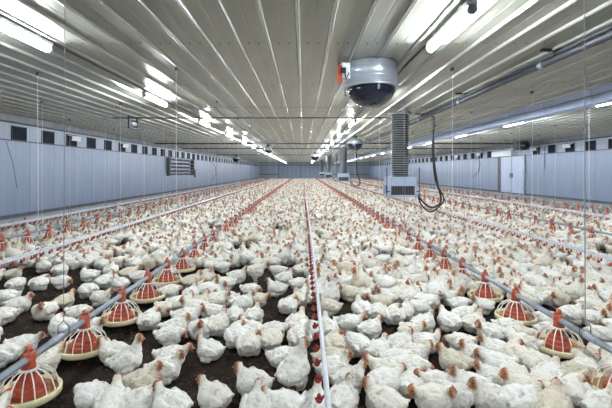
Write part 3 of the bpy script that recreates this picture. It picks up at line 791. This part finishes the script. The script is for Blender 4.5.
# gently push apart birds that would stand inside one another or inside a feeder
for it in range(14):
    for i in range(len(birds)):
        a = birds[i]
        for j in range(i):
            b = birds[j]; dx, dy = a[0] - b[0], a[1] - b[1]; dd = math.hypot(dx, dy)
            if dd < .188:
                k = (.188 - dd) * .3 / (dd + 1e-5); a[0] += dx * k; a[1] += dy * k; b[0] -= dx * k; b[1] -= dy * k
        for fx, fy in feeders:
            if abs(fx - a[0]) < .35 and abs(fy - a[1]) < .35:
                dx, dy = a[0] - fx, a[1] - fy; dd = math.hypot(dx, dy)
                if dd < .31: a[0] += dx / dd * (.31 - dd) * .6; a[1] += dy / dd * (.31 - dd) * .6
# the rest of the flock
grid = {}
for b in birds: grid.setdefault((int(b[0] // .5), int(b[1] // .5)), []).append(b)
fgrid = {}
for q in feeders: fgrid.setdefault((int(q[0] // .5), int(q[1] // .5)), []).append(q)
def near_any(g, x, y, r):
    i, j = int(x // .5), int(y // .5)
    for a in (i - 1, i, i + 1):
        for b in (j - 1, j, j + 1):
            for q in g.get((a, b), ()):
                if (q[0] - x) ** 2 + (q[1] - y) ** 2 < r * r: return True
    return False
posek = ['lie_up'] * 32 + ['lie_fwd'] * 17 + ['lie_side'] * 14 + ['lie_down'] * 15 + ['lie_tuck'] * 10 + ['stand_up'] * 6 + ['stand_fwd'] * 4 + ['stand_down'] * 2
fill = []
SP = .193; row = 0; y = 1.75
while y < Y1 - .5:
    x = XL + .42 + (SP / 2 if row % 2 else 0)
    while x < XR - .42:
        px, py = x + random.uniform(-.055, .055), y + random.uniform(-.055, .055)
        u = VU + F * px / py; v = VV + F * (EYE - .12) / py
        x += SP
        if abs(u - 306) > 420: continue
        hand_zone = (v > 262 and u < 308) or (v > 289 and u < 358) or (v > 300 and u >= 358)
        if hand_zone and -6 <= u <= 618 and v < 445: continue
        if noise.noise(Vector((px * 1.1, py * .8, 3.3))) > .38: continue
        if near_any(fgrid, px, py, .29) or near_any(grid, px, py, .172): continue
        p = random.choice(posek)
        fill.append([px, py, random.uniform(0, 2 * PI), p, False, BS * random.uniform(.9, 1.1)])
    y += SP * .866; row += 1
def uv(b): return VU + F * b[0] / b[1], VV + F * (EYE - .12) / b[1]
vis = sorted([b for b in birds + fill if -14 < uv(b)[0] < 626 and uv(b)[1] < 424], key=lambda b: b[1])
singles = vis[:300]; sid = set(id(b) for b in singles)
rest = [b for b in birds + fill if id(b) not in sid]

DIRS = ['right', 'away and right', 'away', 'away and left', 'left', 'viewer and left', 'viewer', 'viewer and right']
DIRS = ['right-facing', 'right-and-away-facing', 'away-facing', 'left-and-away-facing', 'left-facing', 'left-and-forward-facing', 'viewer-facing', 'right-and-forward-facing']
PW_ = {'lie_up': 'resting', 'lie_fwd': 'resting', 'lie_side': 'resting', 'lie_down': 'resting', 'lie_tuck': 'resting', 'stand_up': 'standing', 'stand_fwd': 'standing', 'stand_down': 'feeding'}
def band(x):
    if x < -1.96: return 'left of left feed line'
    if x < .15: return 'between left feed line and drinker'
    if x < 2.31: return 'between drinker and right feed line'
    return 'right of right feed line'
classes = {}
for b in singles:
    d8 = DIRS[int(((b[2] + PI / 8) % (2 * PI)) // (PI / 4)) % 8]
    n = max(1, round((b[1] - 2.914) / PITCH) + 1)
    classes.setdefault((d8, PW_[b[3]], band(b[0]), n), []).append(b)
LAB = {}
for (d8, pw, bd, n), L in classes.items():
    L.sort(key=lambda b: b[0] / b[1])
    for i, b in enumerate(L):
        pre = '' if len(L) == 1 else ('leftmost ' if i == 0 else 'rightmost ' if i == len(L) - 1 else ordn(i + 1) + '-from-left ')
        LAB[id(b)] = '%s%s %s white chicken %s, level with %s feeder' % (pre, d8, pw, bd, ordn(n))
for i, b in enumerate(singles):
    c = CH[b[3]]
    big = b[1] < 4.6
    o = link('chicken', c['near'] if big else c['mid'], None, (b[0], b[1], 0))
    o.rotation_euler[2] = b[2]; o.scale = (b[5] * .95, b[5] * 1.06, b[5] * 1.06)
    tag(o, LAB[id(b)], 'chicken', 'white broiler flock')
    if big:
        for nm, me in c['parts']: link(nm, me, o)

# the far flock: thousands of birds nobody could count, one object
protos = []
for nm, c in CH.items():
    o = bpy.data.objects.new('chicken_form', c['far']); protos.append((nm, o))
pm = bpy.data.meshes.new('far_flock'); pm.from_pydata([(b[0], b[1], 0) for b in rest], [], [])
ix = {nm: i for i, (nm, o) in enumerate(protos)}
q = pm.attributes.new('form', 'INT', 'POINT'); q.data.foreach_set('value', [ix[b[3]] for b in rest])
q = pm.attributes.new('turn', 'FLOAT_VECTOR', 'POINT'); q.data.foreach_set('vector', [k for b in rest for k in (0, 0, b[2])])
q = pm.attributes.new('size', 'FLOAT_VECTOR', 'POINT'); q.data.foreach_set('vector', [k for b in rest for k in (b[5] * .95, b[5] * 1.06, b[5] * 1.06)])
ff = link('chicken_flock', pm); tag(ff, 'dense flock of white chickens filling the rest of the house', 'chickens', kind='stuff')
ng = bpy.data.node_groups.new('flock_scatter', 'GeometryNodeTree')
ng.interface.new_socket('Geometry', in_out='INPUT', socket_type='NodeSocketGeometry'); ng.interface.new_socket('Geometry', in_out='OUTPUT', socket_type='NodeSocketGeometry')
gi = ng.nodes.new('NodeGroupInput'); go = ng.nodes.new('NodeGroupOutput')
m2p = ng.nodes.new('GeometryNodeMeshToPoints'); iop = ng.nodes.new('GeometryNodeInstanceOnPoints')
ng.links.new(gi.outputs[0], m2p.inputs[0])
prev = m2p
jn = ng.nodes.new('GeometryNodeJoinGeometry')
def named(nm, ty):
    a = ng.nodes.new('GeometryNodeInputNamedAttribute'); a.data_type = ty; a.inputs[0].default_value = nm; return a.outputs[0]
e2r = ng.nodes.new('FunctionNodeEulerToRotation'); ng.links.new(named('turn', 'FLOAT_VECTOR'), e2r.inputs[0])
for nm, o in protos:
    cmpn = ng.nodes.new('FunctionNodeCompare'); cmpn.data_type = 'INT'; cmpn.operation = 'EQUAL'
    ng.links.new(named('form', 'INT'), cmpn.inputs[2]); cmpn.inputs[3].default_value = ix[nm]
    oi = ng.nodes.new('GeometryNodeObjectInfo'); oi.inputs[0].default_value = o; oi.inputs['As Instance'].default_value = True
    ip = ng.nodes.new('GeometryNodeInstanceOnPoints')
    ng.links.new(m2p.outputs[0], ip.inputs['Points']); ng.links.new(cmpn.outputs[0], ip.inputs['Selection'])
    ng.links.new(oi.outputs['Geometry'], ip.inputs['Instance']); ng.links.new(e2r.outputs[0], ip.inputs['Rotation'])
    ng.links.new(named('size', 'FLOAT_VECTOR'), ip.inputs['Scale']); ng.links.new(ip.outputs[0], jn.inputs[0])
ng.nodes.remove(iop)
ng.links.new(jn.outputs[0], go.inputs[0])
md = ff.modifiers.new('scatter', 'NODES'); md.node_group = ng
print('birds', len(birds), 'fill', len(fill), 'far', len(rest))
